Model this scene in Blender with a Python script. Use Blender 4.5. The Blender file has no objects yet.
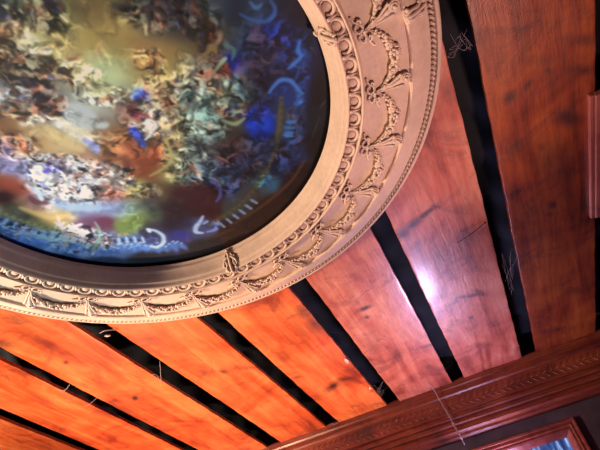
import bpy, bmesh, math, random
import numpy as np
from mathutils import Vector, Matrix

random.seed(7)
C = bpy.context.scene.collection
H = 2.5            # height of the underside of the ceiling boards
ZC = 1.5           # camera height
CX, CY = -0.4892, 0.5155   # centre of the round medallion
PI = math.pi
BACK = 0.0

# ------------------------------------------------------------------ helpers
def link(o, parent=None):
    C.objects.link(o)
    if parent: o.parent = parent
    return o

def tag(o, label=None, cat=None, group=None, kind=None):
    if label: o['label'] = label
    if cat: o['category'] = cat
    if group: o['group'] = group
    if kind: o['kind'] = kind
    return o

def empty(name, loc=(0, 0, 0), rz=0):
    o = bpy.data.objects.new(name, None)
    o.empty_display_size = 0.05
    o.location = loc; o.rotation_euler = (0, 0, rz)
    return link(o)

def meshobj(name, bm, mat, parent=None, smooth=True, loc=None):
    me = bpy.data.meshes.new(name)
    bm.to_mesh(me); bm.free()
    me.materials.append(mat)
    if smooth:
        me.polygons.foreach_set('use_smooth', [True] * len(me.polygons))
    o = bpy.data.objects.new(name, me)
    if loc: o.location = loc
    return link(o, parent)

def add_box(bm, x0, x1, y0, y1, z0, z1, bev=0.0):
    vs = [bm.verts.new((x, y, z)) for x in (x0, x1) for y in (y0, y1) for z in (z0, z1)]
    f = [(0,1,3,2),(4,6,7,5),(0,4,5,1),(2,3,7,6),(0,2,6,4),(1,5,7,3)]
    fs = [bm.faces.new([vs[i] for i in q]) for q in f]
    if bev:
        es = list({e for g in fs for e in g.edges})
        bmesh.ops.bevel(bm, geom=es, offset=bev, segments=2, profile=0.5, affect='EDGES')

def add_tube(bm, pts, rad, n=8, flat=1.0, up=Vector((0, 0, 1))):
    """sweep a round (or flattened) section along a polyline; rad is a number or a list"""
    pts = [Vector(p) for p in pts]
    m = len(pts)
    rr = rad if isinstance(rad, (list, tuple)) else [rad] * m
    rings = []
    for i, p in enumerate(pts):
        t = (pts[min(i+1, m-1)] - pts[max(i-1, 0)]).normalized()
        s = t.cross(up)
        if s.length < 1e-4: s = t.cross(Vector((0, 1, 0)))
        s.normalize(); w = s.cross(t).normalized()
        rings.append([bm.verts.new(p + s * rr[i] * math.cos(2*PI*k/n) + w * rr[i] * flat * math.sin(2*PI*k/n)) for k in range(n)])
    for a, b in zip(rings[:-1], rings[1:]):
        for k in range(n):
            bm.faces.new((a[k], a[(k+1) % n], b[(k+1) % n], b[k]))
    bm.faces.new(rings[0][::-1]); bm.faces.new(rings[-1])

def add_blob(bm, p, r, sub=2, rz=0, tilt=0):
    m = Matrix.Translation(p) @ Matrix.Rotation(rz, 4, 'Z') @ Matrix.Rotation(tilt, 4, 'Y') @ Matrix.Diagonal((*r, 1))
    bmesh.ops.create_icosphere(bm, subdivisions=sub, radius=1.0, matrix=m)

def smooth_path(pts, k=6):
    """Catmull-Rom through the points"""
    P = [Vector(p) for p in pts]; P = [2*P[0]-P[1]] + P + [2*P[-1]-P[-2]]
    out = []
    for i in range(1, len(P)-2):
        for j in range(k):
            t = j / k; a, b, c, d = P[i-1:i+3]
            out.append(0.5 * ((2*b) + (c-a)*t + (2*a-5*b+4*c-d)*t*t + (3*b-a-3*c+d)*t**3))
    out.append(P[-2])
    return out

# ------------------------------------------------------------------ materials
def new_mat(name):
    m = bpy.data.materials.new(name); m.use_nodes = True
    nt = m.node_tree
    return m, nt, nt.nodes['Principled BSDF']

def noise(nt, vec, scale, detail=4, rough=0.55, dist=0.0):
    n = nt.nodes.new('ShaderNodeTexNoise')
    n.inputs['Scale'].default_value = scale; n.inputs['Detail'].default_value = detail
    n.inputs['Roughness'].default_value = rough; n.inputs['Distortion'].default_value = dist
    nt.links.new(vec, n.inputs['Vector'])
    return n.outputs['Fac']

def ramp(nt, fac, stops):
    n = nt.nodes.new('ShaderNodeValToRGB')
    e = n.color_ramp.elements
    while len(e) < len(stops): e.new(0.5)
    for el, (p, c) in zip(e, stops):
        el.position = p; el.color = (*c, 1) if len(c) == 3 else c
    nt.links.new(fac, n.inputs['Fac'])
    return n.outputs['Color']

def mix(nt, a, b, fac, mode='MIX'):
    n = nt.nodes.new('ShaderNodeMix'); n.data_type = 'RGBA'; n.blend_type = mode
    for i, v in ((6, a), (7, b), (0, fac)):
        s = n.inputs[i]
        if isinstance(v, bpy.types.NodeSocket): nt.links.new(v, s)
        elif i == 0: s.default_value = v
        else: s.default_value = (*v, 1)
    return n.outputs[2]

def math_n(nt, op, a, b=0.0):
    n = nt.nodes.new('ShaderNodeMath'); n.operation = op
    for s, v in ((n.inputs[0], a), (n.inputs[1], b)):
        if isinstance(v, bpy.types.NodeSocket): nt.links.new(v, s)
        else: s.default_value = v
    return n.outputs[0]

def bump(nt, b, h, strength=0.3, dist=0.002):
    n = nt.nodes.new('ShaderNodeBump'); n.inputs['Strength'].default_value = strength; n.inputs['Distance'].default_value = dist
    nt.links.new(h, n.inputs['Height']); nt.links.new(n.outputs['Normal'], b.inputs['Normal'])

def mapped(nt, scale, rot=(0, 0, 0), obj=True, loc=(0,0,0)):
    tc = nt.nodes.new('ShaderNodeTexCoord'); mp = nt.nodes.new('ShaderNodeMapping')
    mp.inputs['Scale'].default_value = scale; mp.inputs['Rotation'].default_value = rot; mp.inputs['Location'].default_value = loc
    nt.links.new(tc.outputs['Object'], mp.inputs['Vector'])
    return mp.outputs['Vector']

def wood_mat(name, dark, mid, light, stain=True, rough=0.4, coat=0.3, along='Y', seed=0.0, grain=1.0):
    m, nt, b = new_mat(name)
    sc = {'Y': (9, 1.0, 9), 'X': (1.0, 9, 9)}[along]
    v = mapped(nt, sc, loc=(seed, seed*0.7, 0))
    v2 = mapped(nt, (1, 1, 1), loc=(seed*1.3, seed, 0))
    g1 = noise(nt, v, 1.4, 6, 0.6, 1.2)
    g2 = noise(nt, v, 9.0, 5, 0.65, 0.6)
    big = noise(nt, v2, 3.2, 4, 0.6, 0.8)
    f = math_n(nt, 'ADD', math_n(nt, 'MULTIPLY', g1, 0.5), math_n(nt, 'MULTIPLY', big, 0.5))
    col = ramp(nt, f, [(0.36, dark), (0.47, mid), (0.62, light)])
    fine = ramp(nt, g2, [(0.35, (1-.32*grain,)*3), (0.6, (1, 1, 1))])
    col = mix(nt, col, fine, 0.8, 'MULTIPLY')
    # grimy soot patches and pale scuffs
    so = noise(nt, v2, 6.5, 6, 0.7, 1.0)
    soot = ramp(nt, so, [(0.53, (1, 1, 1)), (0.68, (0.42, 0.32, 0.34))])
    col = mix(nt, col, soot, 0.8, 'MULTIPLY')
    if stain:
        at = nt.nodes.new('ShaderNodeAttribute'); at.attribute_name = 'stain'
        jag = noise(nt, v2, 55, 4, 0.7)
        k = math_n(nt, 'MULTIPLY', math_n(nt, 'SUBTRACT', math_n(nt, 'MULTIPLY', at.outputs['Fac'], math_n(nt, 'ADD', jag, 0.75)), 0.10), 1.35)
        k2 = nt.nodes.new('ShaderNodeClamp'); nt.links.new(k, k2.inputs[0])
        col = mix(nt, col, (0.045, 0.012, 0.012), k2.outputs[0])
    nt.links.new(col, b.inputs['Base Color'])
    r = math_n(nt, 'ADD', math_n(nt, 'MULTIPLY', so, 0.35), rough - 0.17)
    nt.links.new(r, b.inputs['Roughness'])
    b.inputs['Coat Weight'].default_value = coat; b.inputs['Coat Roughness'].default_value = 0.16
    bump(nt, b, math_n(nt, 'ADD', g2, math_n(nt, 'MULTIPLY', so, 1.5)), 0.35, 0.003)
    return m

def plain_mat(name, col, rough=0.6, metal=0, var=0.3, scale=20, bmp=0.2, coat=0):
    m, nt, b = new_mat(name)
    v = mapped(nt, (1, 1, 1))
    n = noise(nt, v, scale, 5, 0.6)
    c = ramp(nt, n, [(0.3, tuple(x*(1-var) for x in col)), (0.7, tuple(min(1, x*(1+var)) for x in col))])
    nt.links.new(c, b.inputs['Base Color'])
    b.inputs['Roughness'].default_value = rough; b.inputs['Metallic'].default_value = metal
    b.inputs['Coat Weight'].default_value = coat
    bump(nt, b, n, bmp, 0.002)
    return m

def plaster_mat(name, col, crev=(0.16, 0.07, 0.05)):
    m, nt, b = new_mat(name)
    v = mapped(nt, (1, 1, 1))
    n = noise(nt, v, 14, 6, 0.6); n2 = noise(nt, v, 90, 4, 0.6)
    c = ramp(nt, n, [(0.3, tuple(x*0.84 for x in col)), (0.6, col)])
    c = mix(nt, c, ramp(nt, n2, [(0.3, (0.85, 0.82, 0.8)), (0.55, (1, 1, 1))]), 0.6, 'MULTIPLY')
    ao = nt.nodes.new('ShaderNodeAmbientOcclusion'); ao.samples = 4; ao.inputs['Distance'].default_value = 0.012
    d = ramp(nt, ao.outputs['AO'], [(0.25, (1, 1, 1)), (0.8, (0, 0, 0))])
    c = mix(nt, c, crev, math_n(nt, 'MULTIPLY', d, 0.65))      # darker tone in the hollows
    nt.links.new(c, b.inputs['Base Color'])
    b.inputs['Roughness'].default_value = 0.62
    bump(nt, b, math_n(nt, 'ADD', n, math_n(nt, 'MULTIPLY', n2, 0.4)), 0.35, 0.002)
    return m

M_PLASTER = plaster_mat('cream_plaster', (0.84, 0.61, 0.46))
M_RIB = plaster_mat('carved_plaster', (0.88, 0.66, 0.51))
M_DARK = plain_mat('dark_void', (0.003, 0.004, 0.008), 0.85, var=0.6, scale=9, bmp=0.8)
M_COBWEB = plain_mat('cobweb_thread', (0.34, 0.26, 0.28), 0.8)
M_SPLINT = plain_mat('dark_splinter', (0.05, 0.012, 0.015), 0.7)
M_CHIP = plain_mat('bare_wood', (0.75, 0.5, 0.42), 0.5)
M_WALL = plain_mat('dark_wall_plaster', (0.050, 0.032, 0.060), 0.6, var=0.6, scale=7, bmp=0.6)

# painting layout in metres from the medallion centre, light falloff baked into its colours; stains and one painted shadow in metres on the boards
PAINT = {
"B": [[-0.0143,-0.3156,60,75,80],[0.0158,-0.2995,120,130,100],[0.0254,-0.2733,75,55,50],[0.063,-0.2638,115,115,80],[0.1083,-0.2501,105,90,60],[0.1419,-0.2215,120,105,70],[0.1799,-0.2118,60,65,60],[0.2255,-0.181,40,40,45],[0.2565,-0.16,40,40,50],[0.3007,-0.1407,65,75,65],[0.3207,-0.1366,50,70,95],[0.3502,-0.1098,25,35,50],[0.3957,-0.0899,35,60,90],[0.4336,-0.0763,20,25,45],[0.4669,-0.0518,15,15,30],[-0.0386,-0.2754,120,75,45],[-0.0178,-0.2528,140,140,105],[0.0206,-0.2431,140,125,85],[0.0604,-0.2214,165,155,100],[0.1008,-0.1994,150,130,80],[0.1418,-0.1771,150,130,80],[0.1834,-0.1544,120,115,90],[0.2111,-0.144,60,60,60],[0.2407,-0.1185,55,55,60],[0.2633,-0.0991,100,85,55],[0.2775,-0.0841,75,60,45],[0.3019,-0.0658,60,70,65],[0.3236,-0.0416,30,50,80],[0.3912,-0.0364,20,40,110],[0.4065,0.0042,20,35,100],[0.4396,0.0352,15,30,80],[-0.0792,-0.2521,100,70,50],[-0.0494,-0.2403,130,130,125],[-0.0317,-0.2258,170,170,130],[0.0085,-0.2035,165,140,85],[0.0563,-0.189,160,135,80],[0.0842,-0.1494,160,150,95],[0.1417,-0.1298,155,120,75],[0.1847,-0.1059,150,120,75],[0.2048,-0.0823,130,120,75],[0.2255,-0.0581,95,90,75],[0.2619,-0.0506,80,60,45],[0.2904,-0.0166,25,40,120],[0.3313,-0.012,25,30,60],[0.3643,-0.0065,30,30,50],[0.4301,0.03,30,70,140],[-0.1187,-0.2134,110,80,60],[-0.0815,-0.1999,100,90,80],[-0.0458,-0.1848,120,80,50],[-0.006,-0.1874,170,175,140],[0.0114,-0.1653,150,115,75],[0.0398,-0.1493,190,210,175],[0.0719,-0.1185,180,195,155],[0.1065,-0.099,160,150,100],[0.1328,-0.0842,140,115,70],[0.1593,-0.0692,150,140,90],[0.1887,-0.0393,130,120,85],[0.2161,-0.0239,90,95,95],[0.2529,-0.0111,90,50,40],[0.2657,0.018,80,110,105],[0.3037,0.0395,20,20,35],[0.3616,0.0725,20,25,50],[0.3759,0.0949,30,50,110],[-0.1438,-0.1888,120,130,150],[-0.1276,-0.1661,110,110,110],[-0.0808,-0.1473,100,95,100],[-0.0469,-0.1278,130,135,130],[0.0068,-0.1159,150,140,100],[0.034,-0.0868,170,180,140],[0.0619,-0.0568,130,135,120],[0.1253,-0.0203,120,90,60],[0.1623,0.001,70,95,100],[0.1997,0.0226,110,140,130],[0.2415,0.038,85,80,60],[0.2666,0.0612,70,100,105],[0.2936,0.1067,25,30,55],[0.3651,0.118,30,50,110],[-0.1706,-0.1495,120,100,80],[-0.1248,-0.1285,100,50,40],[-0.0906,-0.1085,105,50,45],[-0.0471,-0.0831,180,185,185],[-0.0206,-0.0676,165,170,170],[-0.0039,-0.0461,150,145,135],[0.0422,-0.0309,100,50,45],[0.0758,-0.0054,150,150,140],[0.1131,0.0164,130,100,60],[0.148,0.0429,100,125,115],[0.1864,0.0654,80,105,105],[0.2313,0.1011,100,95,70],[0.2645,0.1526,20,50,150],[0.3159,0.1668,50,50,50],[0.3369,0.1956,40,60,110],[0.3891,0.2101,15,20,30],[-0.2067,-0.1273,120,80,55],[-0.1583,-0.1075,170,140,105],[-0.1291,-0.0812,195,180,155],[-0.1026,-0.0502,205,200,175],[-0.0935,-0.0131,200,190,165],[-0.0308,-0.0228,120,100,85],[-0.0294,0.0095,140,90,55],[0.0526,0.0267,140,140,135],[0.0732,0.0549,120,85,55],[0.1022,0.0721,150,140,95],[0.1314,0.0896,110,130,125],[0.1709,0.1132,60,75,75],[0.204,0.1495,50,40,35],[-0.2558,-0.0792,130,100,110],[-0.2107,-0.0679,125,75,55],[-0.1752,-0.0464,185,150,105],[-0.1487,-0.0139,185,160,120],[-0.1119,0.0085,150,110,90],[-0.0652,0.037,145,95,60],[-0.0176,0.0661,120,60,40],[0.0212,0.0897,120,70,40],[0.0462,0.1224,160,150,100],[0.0904,0.132,90,100,95],[0.1309,0.1567,60,60,65],[0.1719,0.1817,50,30,35],[0.2348,0.22,30,35,60],[0.2991,0.2593,30,40,80],[-0.2818,-0.0452,120,120,170],[-0.2619,-0.0155,130,130,180],[-0.2241,-0.0095,130,130,130],[-0.2007,0.0121,90,80,170],[-0.1695,0.0421,170,160,160],[-0.1315,0.0658,160,130,120],[-0.0892,0.085,130,75,55],[-0.0347,0.1081,130,65,40],[-0.0104,0.1341,120,60,35],[0.0126,0.1633,150,150,100],[0.0468,0.1771,70,90,95],[0.0693,0.2101,50,60,75],[0.1221,0.2433,50,60,100],[0.1623,0.2492,30,30,50],[0.1978,0.3026,50,90,120],[0.2568,0.2889,30,40,80],[-0.3313,-0.0053,120,60,45],[-0.3152,0.0236,140,70,55],[-0.2873,0.0414,140,140,170],[-0.2292,0.0596,210,205,215],[-0.1973,0.0913,215,200,205],[-0.1625,0.1212,190,150,140],[-0.1369,0.1455,160,80,60],[-0.0926,0.1659,150,140,90],[-0.0414,0.1986,90,70,50],[-0.0035,0.231,60,30,25],[0.0443,0.274,60,25,25],[0.0967,0.287,50,60,110],[0.1519,0.3222,60,55,60],[-0.3664,0.0291,110,55,40],[-0.3504,0.0592,140,110,80],[-0.3173,0.0728,100,60,70],[-0.279,0.0977,170,180,210],[-0.2491,0.1334,160,175,215],[-0.2093,0.1594,160,175,215],[-0.1711,0.1886,140,150,200],[-0.1446,0.2144,150,170,160],[-0.0985,0.2361,60,50,60],[-0.0454,0.2708,50,22,22],[0.0256,0.3042,60,22,22],[0.0959,0.3413,60,60,60],[-0.3461,0.1029,200,160,100],[-0.2974,0.1351,215,180,120],[-0.3844,0.0777,110,100,80],[-0.2541,0.1941,110,70,100],[-0.2233,0.2146,110,60,80],[-0.1754,0.2466,130,150,70],[-0.124,0.2496,120,140,80],[-0.1353,0.2869,60,45,60],[-0.0809,0.3234,45,25,40],[-0.0961,0.3702,50,50,110],[-0.047,0.3696,70,70,110],[-0.4195,0.0967,120,140,190],[-0.4069,0.1495,100,130,190],[-0.3782,0.2062,140,160,200],[-0.3166,0.2108,160,170,180],[-0.3111,0.2619,150,150,190],[-0.2562,0.2755,120,125,160],[-0.2206,0.3144,100,120,170],[-0.154,0.3356,70,70,120],[-0.3777,0.0616,140,120,80],[-0.3686,0.1264,150,130,85],[-0.4901,0.134,40,60,130],[-0.423,0.2742,30,45,100],[-0.3516,0.3514,25,35,70],[-0.4619,0.2063,30,50,110],[-0.2062,0.3851,20,18,35],[-0.075,0.44,25,18,25],[0.0528,0.4467,45,25,22],[0.1639,0.4168,40,25,22],[0.2804,0.3628,30,18,20],[0.377,0.2708,15,12,15],[0.4412,0.1469,12,10,20],[0.4588,0.0459,12,12,25],[0.4752,-0.0195,12,12,25],[-0.5984,0.2388,12,12,25],[-0.272,0.4763,14,12,20],[0.0188,0.5701,14,10,12],[0.5088,0.1002,10,10,12],[0.35,0.4068,10,8,10]],
"C": [[-0.0708,-0.2236,0.0549,0.1101,190,0.008,1.0,"f",0.509],[-0.1195,-0.1478,0.068,0.0542,190,0.0088,1.0,"f",0.525],[-0.021,-0.1709,0.0571,0.0317,80,0.0075,0.8,"f",0.513],[0.0331,-0.2692,0.0387,0.043,50,0.0083,1.0,"f",0.494],[0.221,-0.1747,0.0846,0.0352,190,0.0077,1.0,"d",0.493],[0.2797,-0.1251,0.0429,0.0443,60,0.0099,0.8,"d",0.495],[0.146,-0.1025,0.0319,0.0312,26,0.0063,0.8,"f",0.509],[0.1204,-0.0316,0.0546,0.0441,140,0.0082,1.0,"f",0.522],[0.2034,-0.0036,0.047,0.068,160,0.0091,1.0,"t",0.519],[0.0605,0.0159,0.0609,0.0587,130,0.0096,1.0,"f",0.534],[0.1655,0.078,0.0679,0.0677,190,0.0099,1.0,"t",0.534],[0.0657,0.1703,0.0675,0.0782,150,0.011,1.0,"t",0.555],[0.0506,0.1077,0.0278,0.1033,90,0.0105,0.9,"g",0.548],[-0.19,0.0657,0.1128,0.07,330,0.0107,1.1,"w",0.563],[-0.1224,0.1084,0.058,0.0578,150,0.0109,1.0,"f",0.563],[-0.1874,0.0133,0.0872,0.0363,120,0.0092,1.0,"w",0.555],[-0.0926,0.1659,0.0722,0.0268,80,0.0102,0.9,"g",0.569],[-0.2282,-0.0786,0.0512,0.0395,70,0.0096,0.9,"f",0.545],[0.3736,-0.0013,0.0639,0.0672,90,0.0087,0.8,"b",0.506],[0.292,0.0613,0.0447,0.1003,90,0.0095,0.8,"b",0.521],[0.2097,0.241,0.1133,0.079,170,0.0113,0.8,"b",0.553],[0.1138,0.2576,0.0458,0.0535,60,0.0117,1.0,"b",0.563],[-0.3191,0.2325,0.0802,0.0552,260,0.0101,1.2,"w",0.6],[-0.4282,0.1215,0.0702,0.0301,90,0.0095,0.9,"w",0.594],[0.4207,0.0509,0.0309,0.0702,60,0.0091,0.7,"b",0.509],[0.3351,0.2112,0.0247,0.1166,60,0.0107,0.6,"b",0.538],[0.2616,-0.0379,0.0375,0.0634,60,0.0109,0.7,"f",0.509],[0.0176,-0.0824,0.0609,0.0294,90,0.0089,0.8,"f",0.523],[-0.0136,-0.3048,0.0274,0.027,30,0.0091,1.0,"f",0.492],[0.1135,-0.2149,0.1281,0.0496,60,0.0171,0.16,"s",0.495],[0.0842,-0.1494,0.0964,0.0437,50,0.0205,0.14,"s",0.508],[-0.1204,-0.0608,0.0827,0.0433,60,0.0189,0.16,"s",0.538],[-0.0256,0.0958,0.0552,0.0424,30,0.0185,0.4,"s",0.553],[-0.2193,0.1529,0.1194,0.0315,50,0.0174,0.3,"s",0.579],[-0.3244,0.0965,0.0921,0.042,50,0.0199,0.5,"s",0.58],[-0.1754,0.2466,0.0354,0.03,16,0.0154,0.4,"s",0.588],[-0.3245,0.0177,0.0394,0.0456,26,0.0187,0.5,"s",0.569],[-0.0387,0.2839,0.1035,0.0658,40,0.0215,0.4,"s",0.58],[-0.0171,-0.2411,0.0631,0.0521,70,0.0078,0.6,"f",0.502],[-0.0035,-0.1482,0.0503,0.0276,70,0.0084,0.8,"f",0.515],[-0.1248,-0.1285,0.067,0.0252,70,0.0089,0.9,"f",0.529],[-0.0184,0.0487,0.1002,0.0402,70,0.0126,0.6,"f",0.545]],
"S": [[[[-0.0371,-0.0478],[-0.0432,-0.0721],[-0.0611,-0.0912],[-0.0816,-0.08],[-0.0707,-0.0556],[-0.0452,-0.0283],[-0.0272,-0.0238]],0.021,[172,176,180]],
[[[-0.1758,-0.1119],[-0.1375,-0.1011],[-0.1097,-0.0727],[-0.0954,-0.0333],[-0.0953,0.0054]],0.0207,[205,196,180]],
[[[-0.1807,-0.0845],[-0.1418,-0.0674],[-0.1318,-0.0297],[-0.1175,0.0052]],0.0236,[196,170,128]],
[[[-0.1132,-0.0808],[-0.115,-0.0668]],0.0116,[225,225,225]],
[[[0.0807,-0.0544],[0.0878,-0.0362]],0.0202,[44,62,185]],
[[[0.0665,-0.0457],[0.0814,-0.0485]],0.0136,[70,90,200]],
[[[0.0124,0.0154],[0.0125,0.0443]],0.0195,[48,58,175]],
[[[0.0087,0.0421],[0.0067,0.0673]],0.0175,[45,55,130]],
[[[0.0538,-0.0358],[0.0381,0.0027]],0.0207,[84,32,36]],
[[[0.0392,0.0156],[0.0605,0.0159],[0.0624,0.0357],[0.0365,0.049],[0.0187,0.0546]],0.0073,[205,210,215]],
[[[0.289,-0.0226],[0.2895,-0.0065]],0.0284,[18,34,140]],
[[[0.2614,0.1282],[0.279,0.145],[0.2595,0.1829]],0.0506,[16,46,150]],
[[[0.2853,0.1328],[0.2791,0.1711]],0.0228,[22,60,175]],
[[[0.3931,-0.0402],[0.4187,0.0134]],0.0209,[20,40,120]],
[[[0.3256,0.0893],[0.3433,0.0792],[0.3635,0.0736],[0.3821,0.087],[0.3867,0.1098],[0.3924,0.1307]],0.0096,[62,110,190]],
[[[0.3847,0.1086],[0.3799,0.1416],[0.3653,0.1453]],0.0121,[50,95,175]],
[[[0.356,0.0893],[0.3648,0.0972],[0.3564,0.1041]],0.0072,[30,60,120]],
[[[0.4393,0.0096],[0.4263,0.0279],[0.4273,0.0414]],0.0087,[55,105,190]],
[[[0.434,0.0425],[0.411,0.0509],[0.3886,0.0572]],0.009,[60,110,195]],
[[[0.4149,0.0638],[0.395,0.0859]],0.0069,[35,70,140]],
[[[0.355,-0.0982],[0.3677,-0.0798],[0.3862,-0.0629],[0.4088,-0.0623],[0.4222,-0.0757],[0.4203,-0.0945]],0.008,[45,85,150]],
[[[0.3837,-0.1096],[0.3887,-0.0936],[0.4028,-0.095]],0.0078,[60,100,150]],
[[[0.397,-0.057],[0.4186,-0.0639]],0.0062,[55,90,160]],
[[[0.328,0.1805],[0.3447,0.1903]],0.0105,[60,105,170]],
[[[0.3103,0.2065],[0.3272,0.2166]],0.0107,[60,105,170]],
[[[0.3069,0.2426],[0.3228,0.2381]],0.0083,[45,85,150]],
[[[0.3302,0.1372],[0.3077,0.1783],[0.2823,0.2137]],0.0101,[80,78,52]],
[[[-0.1508,0.295],[-0.1358,0.3145],[-0.1317,0.3411],[-0.1479,0.3643],[-0.1709,0.3686],[-0.184,0.3544]],0.0108,[185,200,235]],
[[[-0.1511,0.3088],[-0.1486,0.2965]],0.0096,[200,215,240]],
[[[-0.2061,0.3392],[-0.1956,0.3566],[-0.1753,0.3655]],0.0133,[130,150,205]],
[[[-0.165,0.3281],[-0.1519,0.3419],[-0.168,0.3505]],0.0072,[90,95,150]],
[[[-0.0002,0.3359],[-0.019,0.3508],[-0.0384,0.3612],[-0.049,0.3779],[-0.0352,0.3921]],0.0114,[165,180,235]],
[[[-0.0003,0.3773],[0.0194,0.3764],[0.0029,0.3985],[-0.0239,0.3948]],0.0115,[120,135,200]],
[[[-0.0164,0.3618],[0.001,0.3595]],0.0081,[140,150,200]],
[[[0.0988,0.2481],[0.115,0.2505],[0.1006,0.2651],[0.0863,0.2641]],0.0116,[85,125,180]],
[[[0.0928,0.2682],[0.0752,0.298],[0.0554,0.3107]],0.0089,[70,80,150]],
[[[0.08,0.2402],[0.0876,0.2569]],0.0087,[75,80,150]],
[[[0.2056,0.2762],[0.1947,0.3086],[0.1769,0.3258]],0.0116,[60,135,160]],
[[[0.2111,0.311],[0.1942,0.3327]],0.0119,[50,85,130]],
[[[-0.0134,0.2368],[0.0427,0.2524],[0.0642,0.291],[-0.0071,0.2829]],0.0413,[62,24,26]],
[[[-0.0961,0.3508],[-0.0847,0.3828]],0.0295,[52,48,125]],
[[[-0.3104,0.0497],[-0.3149,0.0703],[-0.2924,0.0889]],0.0136,[92,50,62]],
[[[-0.2784,0.0321],[-0.2915,0.0618],[-0.297,0.074]],0.0107,[180,195,215]],
[[[-0.2336,0.2078],[-0.213,0.2215]],0.0272,[110,58,84]],
[[[-0.3335,-0.0177],[-0.3245,0.0027],[-0.306,0.0295]],0.0312,[128,58,44]],
[[[-0.3708,0.0184],[-0.3476,0.0257]],0.027,[95,40,35]],
[[[-0.2058,0.0019],[-0.1935,0.0201]],0.0204,[82,70,175]],
[[[-0.2314,0.0106],[-0.2161,0.013]],0.0104,[90,85,185]],
[[[-0.277,0.0989],[-0.2415,0.1425],[-0.1813,0.1819]],0.0197,[165,182,228]],
[[[-0.2009,0.2385],[-0.1892,0.2646],[-0.1411,0.2515]],0.0308,[118,132,76]],
[[[-0.0935,-0.0131],[-0.0879,0.0099],[-0.0952,0.0255]],0.0171,[130,135,190]],
[[[-0.3577,0.0665],[-0.3243,0.1301],[-0.2753,0.1455]],0.0168,[216,180,120]],
[[[-0.3243,0.1473],[-0.3243,0.1648],[-0.3064,0.1592]],0.0074,[235,205,215]],
[[[-0.3243,0.1648],[-0.3038,0.1352]],0.0075,[235,205,215]],
[[[-0.2929,0.1726],[-0.2979,0.2005],[-0.3057,0.2322]],0.009,[235,210,225]],
[[[-0.2921,0.1864],[-0.2751,0.1889]],0.0091,[235,210,225]],
[[[-0.3324,0.1955],[-0.3212,0.2123],[-0.3449,0.2243]],0.0153,[215,150,140]],
[[[-0.2438,0.2009],[-0.2575,0.2369],[-0.2866,0.2643],[-0.3199,0.2804]],0.0091,[150,185,170]],
[[[-0.4096,0.1522],[-0.3851,0.1781],[-0.3434,0.1789]],0.0091,[160,190,190]],
[[[0.1051,-0.046],[0.1307,-0.0534],[0.1295,-0.0728]],0.0045,[200,195,150]],
[[[0.098,-0.0361],[0.1237,-0.0682]],0.0045,[190,185,140]],
[[[0.3002,-0.0908],[0.2824,-0.0766],[0.2605,-0.064]],0.0122,[80,56,42]],
[[[0.2493,-0.0576],[0.2699,-0.0638],[0.2726,-0.0523]],0.0107,[120,105,70]],
[[[0.2455,-0.0153],[0.272,-0.0269],[0.2839,-0.0306]],0.0089,[140,165,140]],
[[[0.2579,-0.0029],[0.2674,-0.019],[0.2691,0.0034]],0.018,[92,48,40]],
[[[0.1815,0.015],[0.2093,0.0195],[0.2432,0.0052],[0.2533,0.0221]],0.0163,[120,150,140]],
[[[0.2958,-0.0594],[0.3073,-0.038],[0.2926,-0.0206]],0.0084,[70,110,115]],
[[[0.1989,0.0977],[0.2193,0.1225],[0.2473,0.1199]],0.01,[130,150,125]],
[[[-0.0221,0.091],[-0.0096,0.1129],[0.0168,0.1078],[0.0192,0.0885]],0.0236,[125,62,38]],
[[[0.0592,0.0791],[0.0411,0.1299],[0.0076,0.1453],[-0.0352,0.1483]],0.0102,[165,155,100]],
[[[0.2253,-0.1545],[0.2113,-0.1929],[0.1834,-0.1544]],0.0078,[60,52,55]],
[[[0.0413,0.4099],[0.1521,0.3911],[0.2546,0.3546],[0.319,0.3085]],0.01,[74,48,36]],  # brown sheen painted as strokes on the dark margin, here and next line
[[[-0.0456,0.4194],[0.049,0.4246]],0.0102,[66,40,34]],
[[[0.4126,0.1853],[0.4333,0.1725]],0.0039,[60,55,70]],
[[[0.3619,0.2547],[0.404,0.2059]],0.0042,[45,42,52]],
[[[0.3079,0.3016],[0.3619,0.2547]],0.0035,[30,28,36]]],
"b": [-0.0233,-0.065]}
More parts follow.
